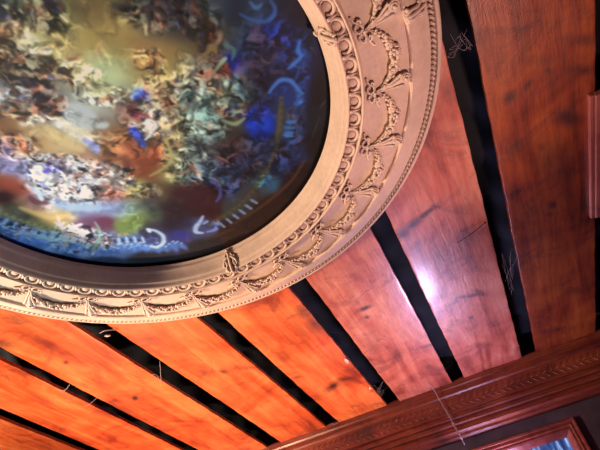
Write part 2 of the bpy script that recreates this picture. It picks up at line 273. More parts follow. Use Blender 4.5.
STAIN_SHADE = [[0.062,1.1854,0.0379,-0.0165,0.0021,0.011,0.75],[0.019,1.2065,0.034,-0.0118,0.0025,0.0184,0.7],[-0.0227,1.23,0.0268,0.002,-0.0015,0.0291,0.65],[0.0957,1.1738,0.0148,0.0147,-0.0021,0.0057,0.6],[0.1426,1.2286,0.0527,0.0485,-0.0019,0.0061,0.4],[0.0309,1.2988,0.0051,0.0054,-0.0166,0.0437,0.3],[0.3494,0.9005,0.0181,-0.0079,0.0074,0.0192,0.6],[0.3953,0.889,0.0124,-0.013,0.0053,0.0084,0.6],[0.4859,1.0509,0.0359,0.0212,-0.0012,0.0317,0.65],[0.436,1.1815,0.081,0.072,-0.0163,0.0833,0.38],[0.4097,1.1171,0.024,0.0282,-0.0095,0.0241,0.4],[0.427,1.3802,0.012,0.0078,-0.0011,0.0194,0.7],[0.4427,0.8735,0.0046,0.0026,-0.0004,0.0057,0.9],[0.3413,1.0832,0.0416,0.0254,-0.0051,0.0449,0.4],[0.5332,0.8356,-0.0003,0.0191,-0.056,-0.0308,0.4],[0.5271,0.9181,-0.0003,0.018,-0.0424,-0.0239,0.5],[0.429,0.8337,-0.0009,0.0197,-0.0783,-0.0403,0.25],[-0.5579,1.9958,0.0418,-0.0139,-0.0048,0.0363,0.65],[-0.4936,1.9739,0.0356,0.0143,-0.0063,0.0221,0.55],[-0.4326,1.5094,0.0161,0.0609,-0.0333,0.0361,0.5],[-0.435,1.4164,0.0287,0.0221,-0.0197,0.0446,0.45],[-0.2499,1.529,0.0282,0.0013,-0.0019,0.014,0.7],[-0.2622,1.588,0.0062,0.0048,-0.0042,0.0124,0.7],[-1.2149,1.5256,0.0082,0.0076,-0.0122,0.0163,0.8],[-1.2258,1.1684,0.0071,0.0061,-0.0108,0.0121,0.7],[-1.2463,1.3909,-0.0019,0.0711,-0.0271,0.0195,0.35],[-1.3162,1.5659,-0.0064,0.1297,-0.0298,0.0228,0.45],[-1.2952,0.9606,0.0088,0.043,-0.0232,0.0158,0.5],[-0.8524,1.5832,0.0111,0.0183,-0.0107,0.0151,0.6],[-0.9826,1.8147,0.0123,0.0498,-0.0216,0.0257,0.35],[0.0795,1.8621,0.0071,0.0055,-0.0026,0.0148,0.8],[-0.9108,1.5418,0.0135,0.0459,-0.0188,0.0207,0.3],[-0.6218,1.6471,0.0023,0.0512,-0.0267,0.021,0.3],[0.1649,1.3627,0.053,0.036,-0.0126,0.0705,0.25],[0.158,1.229,0.0387,0.0254,-0.0077,0.0396,0.3],[-0.2542,1.9288,0.0352,0.0296,-0.0167,0.0568,0.2],[0.1032,1.7071,0.0562,0.0174,-0.0009,0.0139,0.55],[0.14,1.7124,0.0225,0.0371,-0.0065,0.016,0.5],[0.0444,1.7154,0.0282,-0.0089,0.0008,0.0105,0.5],[-0.1092,1.9522,0.0552,0.0109,-0.0019,0.017,0.5],[0.3863,2.2111,0.074,0.0293,0.0006,0.0288,0.35],[0.0756,2.1045,0.0483,0.0191,-0.0022,0.0276,0.3],[-1.3442,1.3215,-0.0044,0.0681,-0.0277,0.0185,0.4],[-1.4684,1.3088,-0.0111,0.0987,-0.0232,0.0148,0.3],[-0.3154,1.7823,-0.0053,0.0942,-0.0163,0.005,0.3],[-0.4952,1.5075,0.0236,-0.012,-0.0033,0.1269,0.25],[-0.0656,1.3458,-0.0016,0.1116,-0.0096,0.0008,0.2],[-0.9344,1.2327,0.0304,0.0248,-0.0107,0.0149,0.35],[-0.6527,1.4215,0.0641,-0.0296,-0.0016,0.0174,0.2],[0.4785,1.9412,-0.0009,0.0303,-0.0739,-0.0547,0.3],[0.2761,1.2578,-0.0008,0.0376,-0.0855,-0.0307,0.15],[0.3431,1.5122,0.0003,0.0349,-0.0951,-0.035,0.15]]  # stains, knots and cracks, plus one shadow painted in as a dark mark
SPL = [(0.118, 1.36, H-0.012), (0.222, 1.33, H-0.0015)]
HLPOS = (-0.10, 3.2, 1.0)
# ------------------------------------------------------------------ ceiling backing above the boards (dark loft lining)
def backing():
    bm = bmesh.new()
    nx, ny = 90, 90
    g = []
    for i in range(nx+1):
        row = []
        for j in range(ny+1):
            x = -3.0 + 4.6*i/nx; y = -1.2 + 3.7*j/ny
            z = H + 0.12 + 0.012*math.sin(x*23 + 3*math.sin(y*5)) + 0.012*math.sin(y*31 + 2*math.sin(x*9)) + random.uniform(-.006, .006)
            row.append(bm.verts.new((x, y, z)))
        g.append(row)
    for i in range(nx):
        for j in range(ny):
            bm.faces.new((g[i][j], g[i][j+1], g[i+1][j+1], g[i+1][j]))
    o = meshobj('ceiling', bm, M_DARK)
    tag(o, 'dark sheet lining seen through the gaps between the boards', None, kind='structure')
backing()

# ------------------------------------------------------------------ ceiling boards
RCUT = 0.63
def board(x0, x1, y0, y1, mat, label, dz=0.0, seed=0):
    rnd = random.Random(seed)
    bm = bmesh.new()
    st = 0.008
    nx = max(8, int(round((x1-x0)/st))); ny = int(round((y1-y0)/st))
    ph = [rnd.uniform(0, 6) for _ in range(6)]
    th = 0.013
    def edge(y, s):
        return 0.0009*math.sin(y*5+ph[s]) + 0.0006*math.sin(y*23+ph[s+2]) + 0.0006*math.sin(y*61+ph[s+4])
    cup = rnd.uniform(-0.0004, 0.0004)
    cols = [0.0, 0.004, 0.011] + [None]*(nx-3) + [-0.011, -0.004, 0.0]
    W = x1-x0
    us = [0, 0.0012, 0.003] + [0.003 + (W-0.006)*k/(nx-2) for k in range(1, nx-2)] + [W-0.003, W-0.0012, W]
    def zoff(u):
        d = min(u, W-u)
        return 0.0007*(1-min(1, d/0.003))**2
    grid = []
    for j in range(ny+1):
        y = y0 + (y1-y0)*j/ny
        e0, e1 = edge(y, 0), edge(y, 1)
        row = []
        for u in us:
            t = u/W
            x = x0 + u + e0*(1-t) + e1*t
            z = H + dz + zoff(u) + cup*math.sin(PI*t) + 0.0003*math.sin(x*40+y*6+ph[0])
            row.append(bm.verts.new((x, y, z)))
        grid.append(row)
    top = []
    for j in range(ny+1):
        a, b = grid[j][0].co, grid[j][-1].co
        top.append((bm.verts.new((a.x, a.y, H+th+dz)), bm.verts.new((b.x, b.y, H+th+dz))))
    def hole(*vs):
        x = sum(v.co.x for v in vs)/len(vs); y = sum(v.co.y for v in vs)/len(vs)
        return math.hypot(x-CX, y-CY) < RCUT
    for j in range(ny):
        for i in range(len(us)-1):
            q = (grid[j][i], grid[j+1][i], grid[j+1][i+1], grid[j][i+1])
            if not hole(*q): bm.faces.new(q)
        q = (grid[j][0], top[j][0], top[j+1][0], grid[j+1][0])
        if not hole(*q): bm.faces.new(q)
        q = (grid[j][-1], grid[j+1][-1], top[j+1][1], top[j][1])
        if not hole(*q): bm.faces.new(q)
    for j, fl in ((0, 1), (ny, -1)):
        q = [*grid[j], top[j][1], top[j][0]]
        if not hole(*q): bm.faces.new(q[::fl])
    bmesh.ops.delete(bm, geom=[v for v in bm.verts if not v.link_faces], context='VERTS')
    o = meshobj('wooden_board', bm, mat, smooth=False)
    me = o.data
    co = np.empty(len(me.vertices)*3, 'f'); me.vertices.foreach_get('co', co); co = co.reshape(-1, 3)
    s = np.zeros(len(co))
    for (x, y, ax, ay, bx, by, k) in STAIN_SHADE:
        det = ax*by - ay*bx
        if abs(det) < 1e-9: continue
        dx, dy = co[:, 0]-x, co[:, 1]-y
        p = (dx*by - dy*bx)/det; q = (ax*dy - ay*dx)/det
        s = np.maximum(s, k*np.exp(-(p*p+q*q)*0.9))
    w = np.zeros((len(co), 4), 'f'); w[:, :3] = s[:, None]; w[:, 3] = 1
    ca = me.color_attributes.new('stain', 'FLOAT_COLOR', 'POINT'); ca.data.foreach_set('color', w.ravel())
    me.polygons.foreach_set('use_smooth', [True]*len(me.polygons))
    try: me.set_sharp_from_angle(angle=0.9)
    except Exception: pass
    tag(o, label, 'board', 'wide varnished ceiling boards laid side by side')
    return o

OR = ((0.30, 0.032, 0.010), (0.72, 0.115, 0.026), (0.95, 0.26, 0.075))
RD = ((0.15, 0.022, 0.016), (0.36, 0.062, 0.035), (0.56, 0.14, 0.07))
DK = ((0.09, 0.013, 0.006), (0.25, 0.038, 0.012), (0.44, 0.095, 0.020))
PK = ((0.27, 0.045, 0.030), (0.58, 0.14, 0.085), (0.80, 0.30, 0.20))
boards = [
 (-2.90, -1.668, OR, 'orange varnished ceiling board in the bottom left corner, furthest left of all'),
 (-1.612, -1.368, OR, 'orange ceiling board with a streaky dark edge, second from the left corner'),
 (-1.313, -1.062, OR, 'orange ceiling board with small dark knots under the left end of the medallion'),
 (-0.985, -0.742, OR, 'orange board below the medallion bottom, next board right of the knotted one'),
 (-0.674, -0.424, OR, 'orange board with a dark curved crack near the trim and pale chips on its edge'),
 (-0.358, -0.101, PK, 'pinkish red board with a dark crack mark, left of the glossy blue-tinted board'),
 (-0.042, 0.227, PK, 'glossy pink board with a bright bluish highlight and a splinter at its edge'),
 (0.294, 0.556, DK, 'dark reddish brown board with a large sooty stain at the right of the medallion'),
 (0.622, 1.10, DK, 'dark board behind the batten at the extreme right border of the photo'),
]
for i, (x0, x1, pal, lab) in enumerate(boards):
    mt = wood_mat('varnished_board_%s' % 'abcdefghi'[i], *pal, seed=i*3.7, grain=0.8)
    board(x0, x1, 0.62 if 2 < i < 6 else -1.0, 2.385, mt, lab, dz=[0, .001, -.001, .0015, 0, -.0015, .001, 0, .001][i], seed=i+3)

# batten nailed under the last gap
t = empty('wood_batten', (0.62, 1.25, H))
tag(t, 'short dark red batten nailed over the gap at the right border', 'batten')
mb = wood_mat('batten_wood', (0.12, 0.02, 0.02), (0.30, 0.06, 0.05), (0.42, 0.12, 0.09), stain=False, seed=5)
bm = bmesh.new(); add_box(bm, -0.072, 0.09, -0.25, 0.262, -0.0175, 0.0008, 0.003); meshobj('batten_board', bm, mb, t, smooth=False)
bm = bmesh.new(); add_box(bm, -0.084, -0.0725, -0.25, 0.262, -0.012, 0.0008, 0.0025); meshobj('edge_strip', bm, mb, t, smooth=False)
for y in (-0.2, 0.2):
    bm = bmesh.new(); add_blob(bm, (0.03, y, -0.0178), (0.004, 0.004, 0.0015), 2); meshobj('nail_head', bm, M_SPLINT, t)

# dark drum added round the recessed painting to stop light leaking from behind
bm = bmesh.new()
n = 128
for r, flip in ((0.605, 1),):
    lo = [bm.verts.new((CX+r*math.cos(2*PI*k/n), CY+r*math.sin(2*PI*k/n), H+0.002)) for k in range(n)]
    hi = [bm.verts.new((v.co.x, v.co.y, H+0.105)) for v in lo]
    for k in range(n):
        bm.faces.new((lo[k], lo[(k+1) % n], hi[(k+1) % n], hi[k]))
o = meshobj('ceiling', bm, M_DARK); tag(o, 'unseen dark drum added above the medallion ring against light leaks', None, kind='structure')

# ------------------------------------------------------------------ medallion
med = empty('ceiling_medallion', (CX, CY, H))
tag(med, 'big round cream plaster ceiling ring with bows, garlands and egg moulding around the painting', 'medallion')

def lathe(prof, n=288):
    bm = bmesh.new(); rings = []
    for k in range(n):
        a = 2*PI*k/n; c, s = math.cos(a), math.sin(a)
        rings.append([bm.verts.new((r*c, r*s, z)) for r, z in prof])
    m = len(prof)
    for k in range(n):
        A, B = rings[k], rings[(k+1) % n]
        for i in range(m-1):
            bm.faces.new((A[i], B[i], B[i+1], A[i+1]))
    return bm
def flat_lathe(name, prof, mat):
    o = meshobj(name, lathe(prof), mat, med)
    try: o.data.set_sharp_from_angle(angle=0.75)
    except Exception: pass
    return o
# z measured from the board face, down is negative
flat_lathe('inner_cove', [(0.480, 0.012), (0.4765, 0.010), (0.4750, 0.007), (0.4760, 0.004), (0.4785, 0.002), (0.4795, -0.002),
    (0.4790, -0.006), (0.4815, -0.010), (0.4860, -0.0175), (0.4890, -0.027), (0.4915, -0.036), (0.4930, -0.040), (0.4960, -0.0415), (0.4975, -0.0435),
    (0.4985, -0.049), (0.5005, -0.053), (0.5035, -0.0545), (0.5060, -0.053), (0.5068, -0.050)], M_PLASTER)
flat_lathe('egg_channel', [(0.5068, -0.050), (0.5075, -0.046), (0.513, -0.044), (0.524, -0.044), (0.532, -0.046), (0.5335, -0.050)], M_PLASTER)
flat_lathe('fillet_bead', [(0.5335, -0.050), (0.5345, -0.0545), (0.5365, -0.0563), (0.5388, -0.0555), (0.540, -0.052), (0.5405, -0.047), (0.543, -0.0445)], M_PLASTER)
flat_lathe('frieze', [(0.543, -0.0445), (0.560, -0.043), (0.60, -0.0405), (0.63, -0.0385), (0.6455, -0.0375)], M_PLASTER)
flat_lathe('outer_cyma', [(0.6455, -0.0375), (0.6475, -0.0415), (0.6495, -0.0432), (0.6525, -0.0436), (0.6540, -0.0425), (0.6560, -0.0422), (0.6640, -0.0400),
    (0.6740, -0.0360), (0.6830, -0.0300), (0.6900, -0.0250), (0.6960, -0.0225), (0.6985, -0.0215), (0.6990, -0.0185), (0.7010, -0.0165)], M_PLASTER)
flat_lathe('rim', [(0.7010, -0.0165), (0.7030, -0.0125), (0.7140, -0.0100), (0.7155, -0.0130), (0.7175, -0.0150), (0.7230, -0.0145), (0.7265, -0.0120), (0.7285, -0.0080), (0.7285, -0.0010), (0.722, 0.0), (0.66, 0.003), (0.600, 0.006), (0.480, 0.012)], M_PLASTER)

# egg and dart
def egg_mesh():
    bm = bmesh.new()
    add_blob(bm, (0.5185, 0, -0.0425), (0.0126, 0.0122, 0.0070), 3)
    return bm
def shell_mesh():
    bm = bmesh.new(); pts = []; rad = []
    for k in range(17):
        a = -PI*0.72 + 2*PI*0.72*k/16
        pts.append((0.5180 + 0.0138*math.cos(a), 0.0166*math.sin(a), -0.0475 - 0.0015*math.cos(a)))
        rad.append(0.0026 + 0.0016*math.cos(a*0.5))
    add_tube(bm, pts, rad, 8)
    return bm
def dart_mesh():
    bm = bmesh.new()
    add_tube(bm, [(0.506, 0, -0.0535), (0.511, 0, -0.052), (0.519, 0, -0.049), (0.530, 0, -0.048)], [0.0036, 0.0046, 0.0034, 0.0012], 8)
    return bm
step = 2*PI/72
first = None
for k in range(72):
    a = math.radians(3.4) + k*step
    if first is None:
        e = meshobj('egg', egg_mesh(), M_RIB, med); s = meshobj('shell_rim', shell_mesh(), M_RIB, e); first = (e, s)
        d = meshobj('dart', dart_mesh(), M_RIB, med); first = (e, s, d)
    else:
        e = first[0].copy(); s = first[1].copy(); d = first[2].copy()
        for x in (e, s, d): C.objects.link(x)
        e.parent = med; s.parent = e; d.parent = med
    e.rotation_euler = (0, 0, a); d.rotation_euler = (0, 0, a + step/2)

# leaf edging: one carved running band
bm = bmesh.new()
nl = 340
for k in range(nl):
    a = 2*PI*k/nl
    R = Matrix.Rotation(a, 4, 'Z')
    P = [Vector(p) for p in ((0.7025, -0.0045, -0.0150), (0.7060, -0.0010, -0.0165), (0.7100, 0.0040, -0.0160), (0.7145, 0.0078, -0.0140))]
    add_tube(bm, [R @ p for p in P], [0.0016, 0.0030, 0.0028, 0.0008], 6)
meshobj('leaf_border', bm, M_RIB, med)

# bow, pendant and garland, 24 times; drawn round the radius r=0.568
def zf(r): return -0.0445 + (r-0.543)*0.066
def pol(r, v):                       # v = arc length at r 0.57
    a = v/0.57
    return (r*math.cos(a), r*math.sin(a))
def PP(r, v, h): x, y = pol(r, v); return (x, y, zf(r)-h)
def bow_mesh():
    bm = bmesh.new()
    def loop(c, rx, ry, ang, w):
        pts = []
        for k in range(15):
            t = 2*PI*k/14
            lx, ly = rx*math.cos(t), ry*math.sin(t)
            pts.append(PP(c[0]+lx*math.cos(ang)-ly*math.sin(ang), c[1]+lx*math.sin(ang)+ly*math.cos(ang), 0.0050+0.0014*math.sin(t)))
        add_tube(bm, pts, w, 8)
    loop((0.5560, -0.0105), 0.0086, 0.0098, 0.35, 0.0027)
    loop((0.5575, 0.0135), 0.0070, 0.0092, -0.2, 0.0026)
    add_blob(bm, PP(0.5645, 0.002, 0.0055), (0.0042, 0.0042, 0.0040), 2)
    add_tube(bm, smooth_path([PP(0.5625, 0.0, 0.004), PP(0.5615, -0.014, 0.005), PP(0.5560, -0.021, 0.004), PP(0.5590, -0.027, 0.006), PP(0.5640, -0.0235, 0.006), PP(0.5615, -0.0185, 0.0045)]), 0.0024, 7)
    add_tube(bm, smooth_path([PP(0.5560, -0.021, 0.004), PP(0.5500, -0.027, 0.004), PP(0.5490, -0.034, 0.0035), PP(0.5470, -0.040, 0.0025)]), 0.0024, 7)
    add_tube(bm, smooth_path([PP(0.5635, 0.003, 0.004), PP(0.5660, 0.015, 0.005), PP(0.5690, 0.026, 0.004), PP(0.5740, 0.035, 0.0035), PP(0.5780, 0.040, 0.0025)]), 0.0025, 7)
    add_tube(bm, smooth_path([PP(0.5690, 0.026, 0.004), PP(0.5750, 0.022, 0.006), PP(0.5765, 0.016, 0.006), PP(0.5720, 0.0145, 0.0055), PP(0.5710, 0.019, 0.005)]), 0.0024, 7)
    return bm
def pendant_mesh():
    bm = bmesh.new()
    # a cloth drop that widens outward: three ridges and a web
    path = [(0.566, 0.000), (0.582, -0.0035), (0.600, -0.0075), (0.616, -0.0125), (0.628, -0.0165)]
    n = len(path)
    A, B = [], []
    for side in (-1, 0, 1):
        pts = []; rr = []
        for i, (r, v) in enumerate(path):
            w = 0.0010 + 0.0115*(i/(n-1))**1.25
            pts.append(PP(r + side*w*0.25, v + side*w, 0.0035 + 0.0035*(i/(n-1)) + (0.0008 if side else -0.001)))
            rr.append(0.0022 + 0.0016*i/(n-1) + (0 if side else 0.0040*(i/(n-1))))
        add_tube(bm, smooth_path(pts, 4), [rr[min(int(k/4), n-1)] for k in range((n-1)*4+1)], 8)
    return bm
def rosette_mesh():
    bm = bmesh.new()
    c = (0.6330, -0.0185)
    add_blob(bm, PP(c[0], c[1], 0.012), (0.0040, 0.0040, 0.0040), 2)
    pts = []
    for k in range(26):
        t = 0.5*k; rr = 0.0035 + 0.00032*k
        pts.append(PP(c[0]+rr*math.cos(t), c[1]+rr*math.sin(t), 0.0115 - 0.00016*k))
    add_tube(bm, pts, 0.0024, 7)
    return bm
def garland_mesh():
    bm = bmesh.new(); rnd = random.Random(5)
    L = 0.57*2*PI/24
    base = []
    for k in range(25):
        t = k/24
        r = 0.568 + 0.0475*math.sin(PI*t)**0.8
        v = L*t
        base.append((r, v))
    add_tube(bm, [PP(r, v, 0.0015) for r, v in base], [0.0012+0.0062*math.sin(PI*k/24)**1.3 for k in range(25)], 8)
    for k in range(2, 23):
        t = k/24; w = 0.0014 + 0.0105*math.sin(PI*t)**0.9
        r, v = base[k]
        for q in range(4 if 5 < k < 20 else 2):
            dr = rnd.uniform(-w, w)*0.85; dv = rnd.uniform(-.003, .003)
            s = rnd.uniform(0.0034, 0.0056)*(0.6+0.5*math.sin(PI*t))
            x, y, z = PP(r+dr, v+dv, 0.0055 + 0.006*math.sin(PI*t)*(1-abs(dr)/(w*1.2)))
            add_blob(bm, (x, y, z), (s*1.35, s*0.8, s*0.9), 1, rz=rnd.uniform(0, PI), tilt=rnd.uniform(-.4, .4))
    return bm
first = None
for k in range(24):
    a = math.radians(2.1 + 15*k) if k < 6 else math.radians(2.1 + 15*k - 0.0)
    if first is None:
        b = meshobj('bow', bow_mesh(), M_RIB, med)
        p = meshobj('pendant', pendant_mesh(), M_RIB, b)
        r = meshobj('rosette', rosette_mesh(), M_RIB, b)
        g = meshobj('garland', garland_mesh(), M_RIB, med)
        first = (b, p, r, g)
    else:
        b, p, r, g = [o.copy() for o in first]
        for x in (b, p, r, g): C.objects.link(x)
        b.parent = med; p.parent = b; r.parent = b; g.parent = med
    b.rotation_euler = (0, 0, a); g.rotation_euler = (0, 0, a)

# acanthus clasps on the inner cove at the quarter points, with one on the outer cyma
def clasp_mesh():
    bm = bmesh.new()
    for s in (-1, 1):
        add_tube(bm, smooth_path([(0.4790, 0.003*s, -0.002), (0.4820, 0.010*s, -0.014), (0.4865, 0.0135*s, -0.026), (0.4920, 0.0105*s, -0.038), (0.4980, 0.015*s, -0.048), (0.5040, 0.010*s, -0.056)]), 0.0034, 8)
        add_tube(bm, smooth_path([(0.4830, 0.005*s, -0.018), (0.4880, 0.017*s, -0.030), (0.4920, 0.020*s, -0.040), (0.4960, 0.017*s, -0.045)]), [0.0040]*10+[0.0030]*5+[0.0018]*4, 8)
        add_blob(bm, (0.4850, 0.0150*s, -0.020), (0.0035, 0.0050, 0.0045), 2, rz=0.5*s)
        add_blob(bm, (0.4990, 0.0150*s, -0.052), (0.0045, 0.0060, 0.0030), 2, rz=-0.6*s)
        add_blob(bm, (0.5060, 0.0070*s, -0.057), (0.0050, 0.0035, 0.0028), 2, rz=0.6*s)
    add_tube(bm, smooth_path([(0.4780, 0, -0.002), (0.4830, 0, -0.020), (0.4900, 0, -0.038), (0.5000, 0, -0.057), (0.5080, 0, -0.0575)]), [0.0035+0.0012*math.sin(k/24*PI) for k in range(25)], 8)
    add_blob(bm, (0.4745, 0, -0.001), (0.0050, 0.0050, 0.0050), 2)
    add_blob(bm, (0.4750, 0, -0.011), (0.0034, 0.0034, 0.0034), 2)
    return bm
def outer_clasp():
    bm = bmesh.new()
    add_tube(bm, smooth_path([(0.6480, 0, -0.050), (0.662, 0, -0.048), (0.680, 0, -0.038), (0.697, 0, -0.025)]), 0.0048, 8)
    for s in (-1, 1):
        add_tube(bm, smooth_path([(0.650, 0.003*s, -0.049), (0.662, 0.010*s, -0.046), (0.676, 0.008*s, -0.039), (0.688, 0.012*s, -0.031), (0.696, 0.005*s, -0.0255)]), 0.0042, 8)
        add_blob(bm, (0.655, 0.012*s, -0.046), (0.005, 0.005, 0.005), 2)
        add_blob(bm, (0.682, 0.014*s, -0.034), (0.005, 0.005, 0.005), 2)
    return bm
for k, a in enumerate((0.2, 91, 180, 270)):
    o = meshobj('acanthus_clasp', clasp_mesh(), M_RIB, med); o.rotation_euler = (0, 0, math.radians(a))
for a in (3.2, 183.2):
    o = meshobj('rim_clasp', outer_clasp(), M_RIB, med); o.rotation_euler = (0, 0, math.radians(a))

# ------------------------------------------------------------------ painting on a round panel above the ring
def lin(c): 
    c = np.asarray(c, float)/255.0
    return np.where(c <= 0.04045, c/12.92, ((c+0.055)/1.055)**2.4)
RP = 0.585; NG = 640
def painting():
    rs = np.random.RandomState(11)
    ax = np.linspace(-RP, RP, NG)
    U, V = np.meshgrid(ax, ax)
    cell = ax[1]-ax[0]
    # ground colours with lit brightness and falloff baked in, blended between anchor points
    num = np.zeros((NG, NG, 3)); den = np.zeros((NG, NG, 1)) + 1e-12
    for u, v, r, g, b in PAINT['B']:
        d2 = (U-u)**2 + (V-v)**2
        w = np.exp(-d2/(2*0.021**2))[..., None] + 1e-5*np.exp(-d2/(2*0.09**2))[..., None]
        num += w*np.array([r, g, b], float); den += w
    I = num/den
    I = I*(1+0.0)
    # areas behind the ring, never in the photo: carry on in similar tones
    def stamp(u, v, a, b, ang, col, op=1.0, hard=2.4):
        R = max(a, b)*1.5 + cell
        i0, i1 = int((v-R+RP)/cell), int((v+R+RP)/cell)+2
        j0, j1 = int((u-R+RP)/cell), int((u+R+RP)/cell)+2
        i0, j0 = max(i0, 0), max(j0, 0); i1, j1 = min(i1, NG), min(j1, NG)
        if i0 >= i1 or j0 >= j1: return
        x = U[i0:i1, j0:j1]-u; y = V[i0:i1, j0:j1]-v
        c, s = math.cos(ang), math.sin(ang)
        d = ((x*c+y*s)/a)**2 + ((-x*s+y*c)/b)**2
        w = (op*np.exp(-d**(hard/2)))[..., None]
        I[i0:i1, j0:j1] = I[i0:i1, j0:j1]*(1-w) + np.asarray(col, float)*w
    def stroke(pts, w, col, op=0.85):
        P = smooth_path([(x, y, 0) for x, y in pts], 10) if len(pts) > 2 else [Vector((*pts[0], 0)).lerp(Vector((*pts[1], 0)), t/10) for t in range(11)]
        D = []
        for a, b in zip(P[:-1], P[1:]):
            n = max(1, int((b-a).length/(w*0.25)))
            D += [a.lerp(b, k/n) for k in range(n)]
        D.append(P[-1])
        for k, q in enumerate(D):
            t = k/max(1, len(D)-1); tw = 0.55 + 0.45*math.sin(PI*min(1, max(0, t*0.9+0.05)))
            stamp(q.x, q.y, w*0.55*tw, w*0.55*tw, 0, col, op*0.6)
    # swirling masses of light and dark inside the figure groups
    def vnoise(X, Y, sc, seed):
        g = np.random.RandomState(seed).rand(256, 256)
        x = (X+1)*sc; y = (Y+1)*sc
        xi = np.floor(x).astype(int); yi = np.floor(y).astype(int); fx = x-xi; fy = y-yi
        fx = fx*fx*(3-2*fx); fy = fy*fy*(3-2*fy)
        a = g[xi % 256, yi % 256]; b = g[(xi+1) % 256, yi % 256]; c = g[xi % 256, (yi+1) % 256]; d = g[(xi+1) % 256, (yi+1) % 256]
        return (a*(1-fx)+b*fx)*(1-fy) + (c*(1-fx)+d*fx)*fy
    def fb(X, Y, sc, seed):
        return (vnoise(X, Y, sc, seed)*0.55 + vnoise(X, Y, sc*2.1, seed+1)*0.30 + vnoise(X, Y, sc*4.3, seed+2)*0.15)
    def swirls():
        nonlocal I
        m = np.zeros((NG, NG)); tint = {k: np.zeros((NG, NG)) for k in 'fdtgwb'}
        for u, v, rx, ry, n, size, con, mode, ang in PAINT['C']:
            if mode == 's': continue
            ca, sa = math.cos(ang), math.sin(ang); x = U-u; y = V-v
            d = ((x*ca+y*sa)/rx)**2 + ((-x*sa+y*ca)/ry)**2
            w = 1/(1+np.exp((d-1.0)*5))*con
            m = np.maximum(m, w); tint[mode] = np.maximum(tint[mode], w)
        w1 = fb(U, V, 28, 3)-.5; w2 = fb(U, V, 28, 9)-.5
        X = U+w1*0.060; Y = V+w2*0.060
        n1 = fb(X, Y, 66, 21); n2 = fb(X+0.01, Y-0.006, 40, 33); n3 = fb(X, Y, 30, 47); n4 = fb(X, Y, 84, 57)
        edge = np.clip(m + (n3-.5)*1.2, 0, 1.1)[..., None]        # ragged outlines
        L = np.clip((n1-0.5)*5.6-0.06, -1, 1)
        L = np.where(L > 0, L*0.62, L*0.66)[..., None]
        J = I*(1+L)
        J = J + np.clip(L, 0, 1)*np.array([26, 34, 34])*np.clip(I.mean(2, keepdims=True)/90, 0.1, 1.2)
        hue = np.clip((n2-0.55)*9, 0, 1)[..., None]*0.5*np.clip(I.mean(2, keepdims=True)/80, 0.1, 1)
        J = J*(1-hue) + hue*np.array([120, 62, 40])*(1+0.9*L)
        cre = (np.clip((n4-0.60)*9, 0, 1)*np.clip(tint['f']+tint['g']+tint['w']+0.7*tint['t'], 0, 1))[..., None]*0.75
        J = J*(1-cre) + cre*np.array([206, 200, 176])*(0.55+0.45*np.clip(I.mean(2, keepdims=True)/130, 0, 1.2))
        blu = (np.clip((0.40-n4)*9, 0, 1)*np.clip((n3-.45)*6, 0, 1))[..., None]*0.5
        J = J*(1-blu) + blu*np.array([48, 56, 104])
        wht = (np.clip((n4-0.52)*8, 0, 1)*tint['w'])[..., None]*0.7
        J = J*(1-wht) + wht*np.array([224, 222, 236])
        I = I*(1-edge) + J*edge
        I[:] = np.clip(I, 3, 250)
    def cluster(u, v, rx, ry, n, size, con, mode, ang):
        ca, sa = math.cos(ang), math.sin(ang)
        for _ in range(n):
            r = math.sqrt(rs.rand()); t = rs.rand()*2*PI
            lx, ly = r*rx*math.cos(t), r*ry*math.sin(t)
            x, y = u+lx*ca-ly*sa, v+lx*sa+ly*ca
            i = min(NG-1, max(0, int((y+RP)/cell))); j = min(NG-1, max(0, int((x+RP)/cell)))
            b = I[i, j]
            q = rs.rand()
            if q < 0.46: col = b*(1-0.55*con) + np.array([8, 8, 14])*con
            elif q < 0.80: col = b*(1+0.30*con) + np.array([12, 18, 20])*con
            else: col = b
            if mode in 'fwd' and con > 0.5:
                h = rs.rand()
                if h < 0.14: col = 0.45*col + 0.55*np.array([118, 52, 36])
                elif h < 0.19: col = 0.5*col + 0.5*np.array([60, 66, 140])
                elif h < 0.27: col = 0.5*col + 0.5*np.array([190, 180, 150])
            if mode == 'w' and con > 0.5 and rs.rand() < 0.3: col = 0.4*col + 0.6*np.array([222, 222, 236])
            if mode == 't' and rs.rand() < 0.22: col = 0.45*col + 0.55*np.array([150, 178, 172])
            if mode == 'b': col = col*np.array([0.85, 0.95, 0.98])
            if mode == 'g' and rs.rand() < 0.3: col = 0.5*col + 0.5*np.array([178, 164, 110])
            a = size*(0.45+0.75*rs.rand()); bb = a*(0.40+0.45*rs.rand())
            an = rs.rand()*PI
            stamp(x, y, a*0.8, bb*0.8, an, np.clip(col, 4, 245), 0.5 + 0.4*min(1, con))
            if con > 0.5 and rs.rand() < 0.18:    # a limb or fold curling off the figure
                q2 = rs.rand()*0.8-0.4; prev = (x, y)
                for s_ in range(5):
                    an += q2; x += math.cos(an)*a*0.4; y += math.sin(an)*a*0.4
                    stamp(x, y, bb*0.7, bb*0.55, an, np.clip(col*1.06, 4, 245), 0.6)
    cls = PAINT['C']
    for c_ in [c for c in cls if c[7] == 's']: cluster(*c_)
    big = [s for s in PAINT['S'] if s[1] > 0.011]; small = [s for s in PAINT['S'] if s[1] <= 0.011]
    for s_ in big: stroke(*s_)
    swirls()
    # painted parapet: gold bead course and pale brackets round the edge, painted dimmer on the right
    bu, bv = PAINT['b']
    def rg(a):
        return float(np.interp(a, [20, 32, 45, 72, 88, 117, 128, 150, 165], [0.409, 0.410, 0.420, 0.438, 0.438, 0.390, 0.399, 0.397, 0.399]))
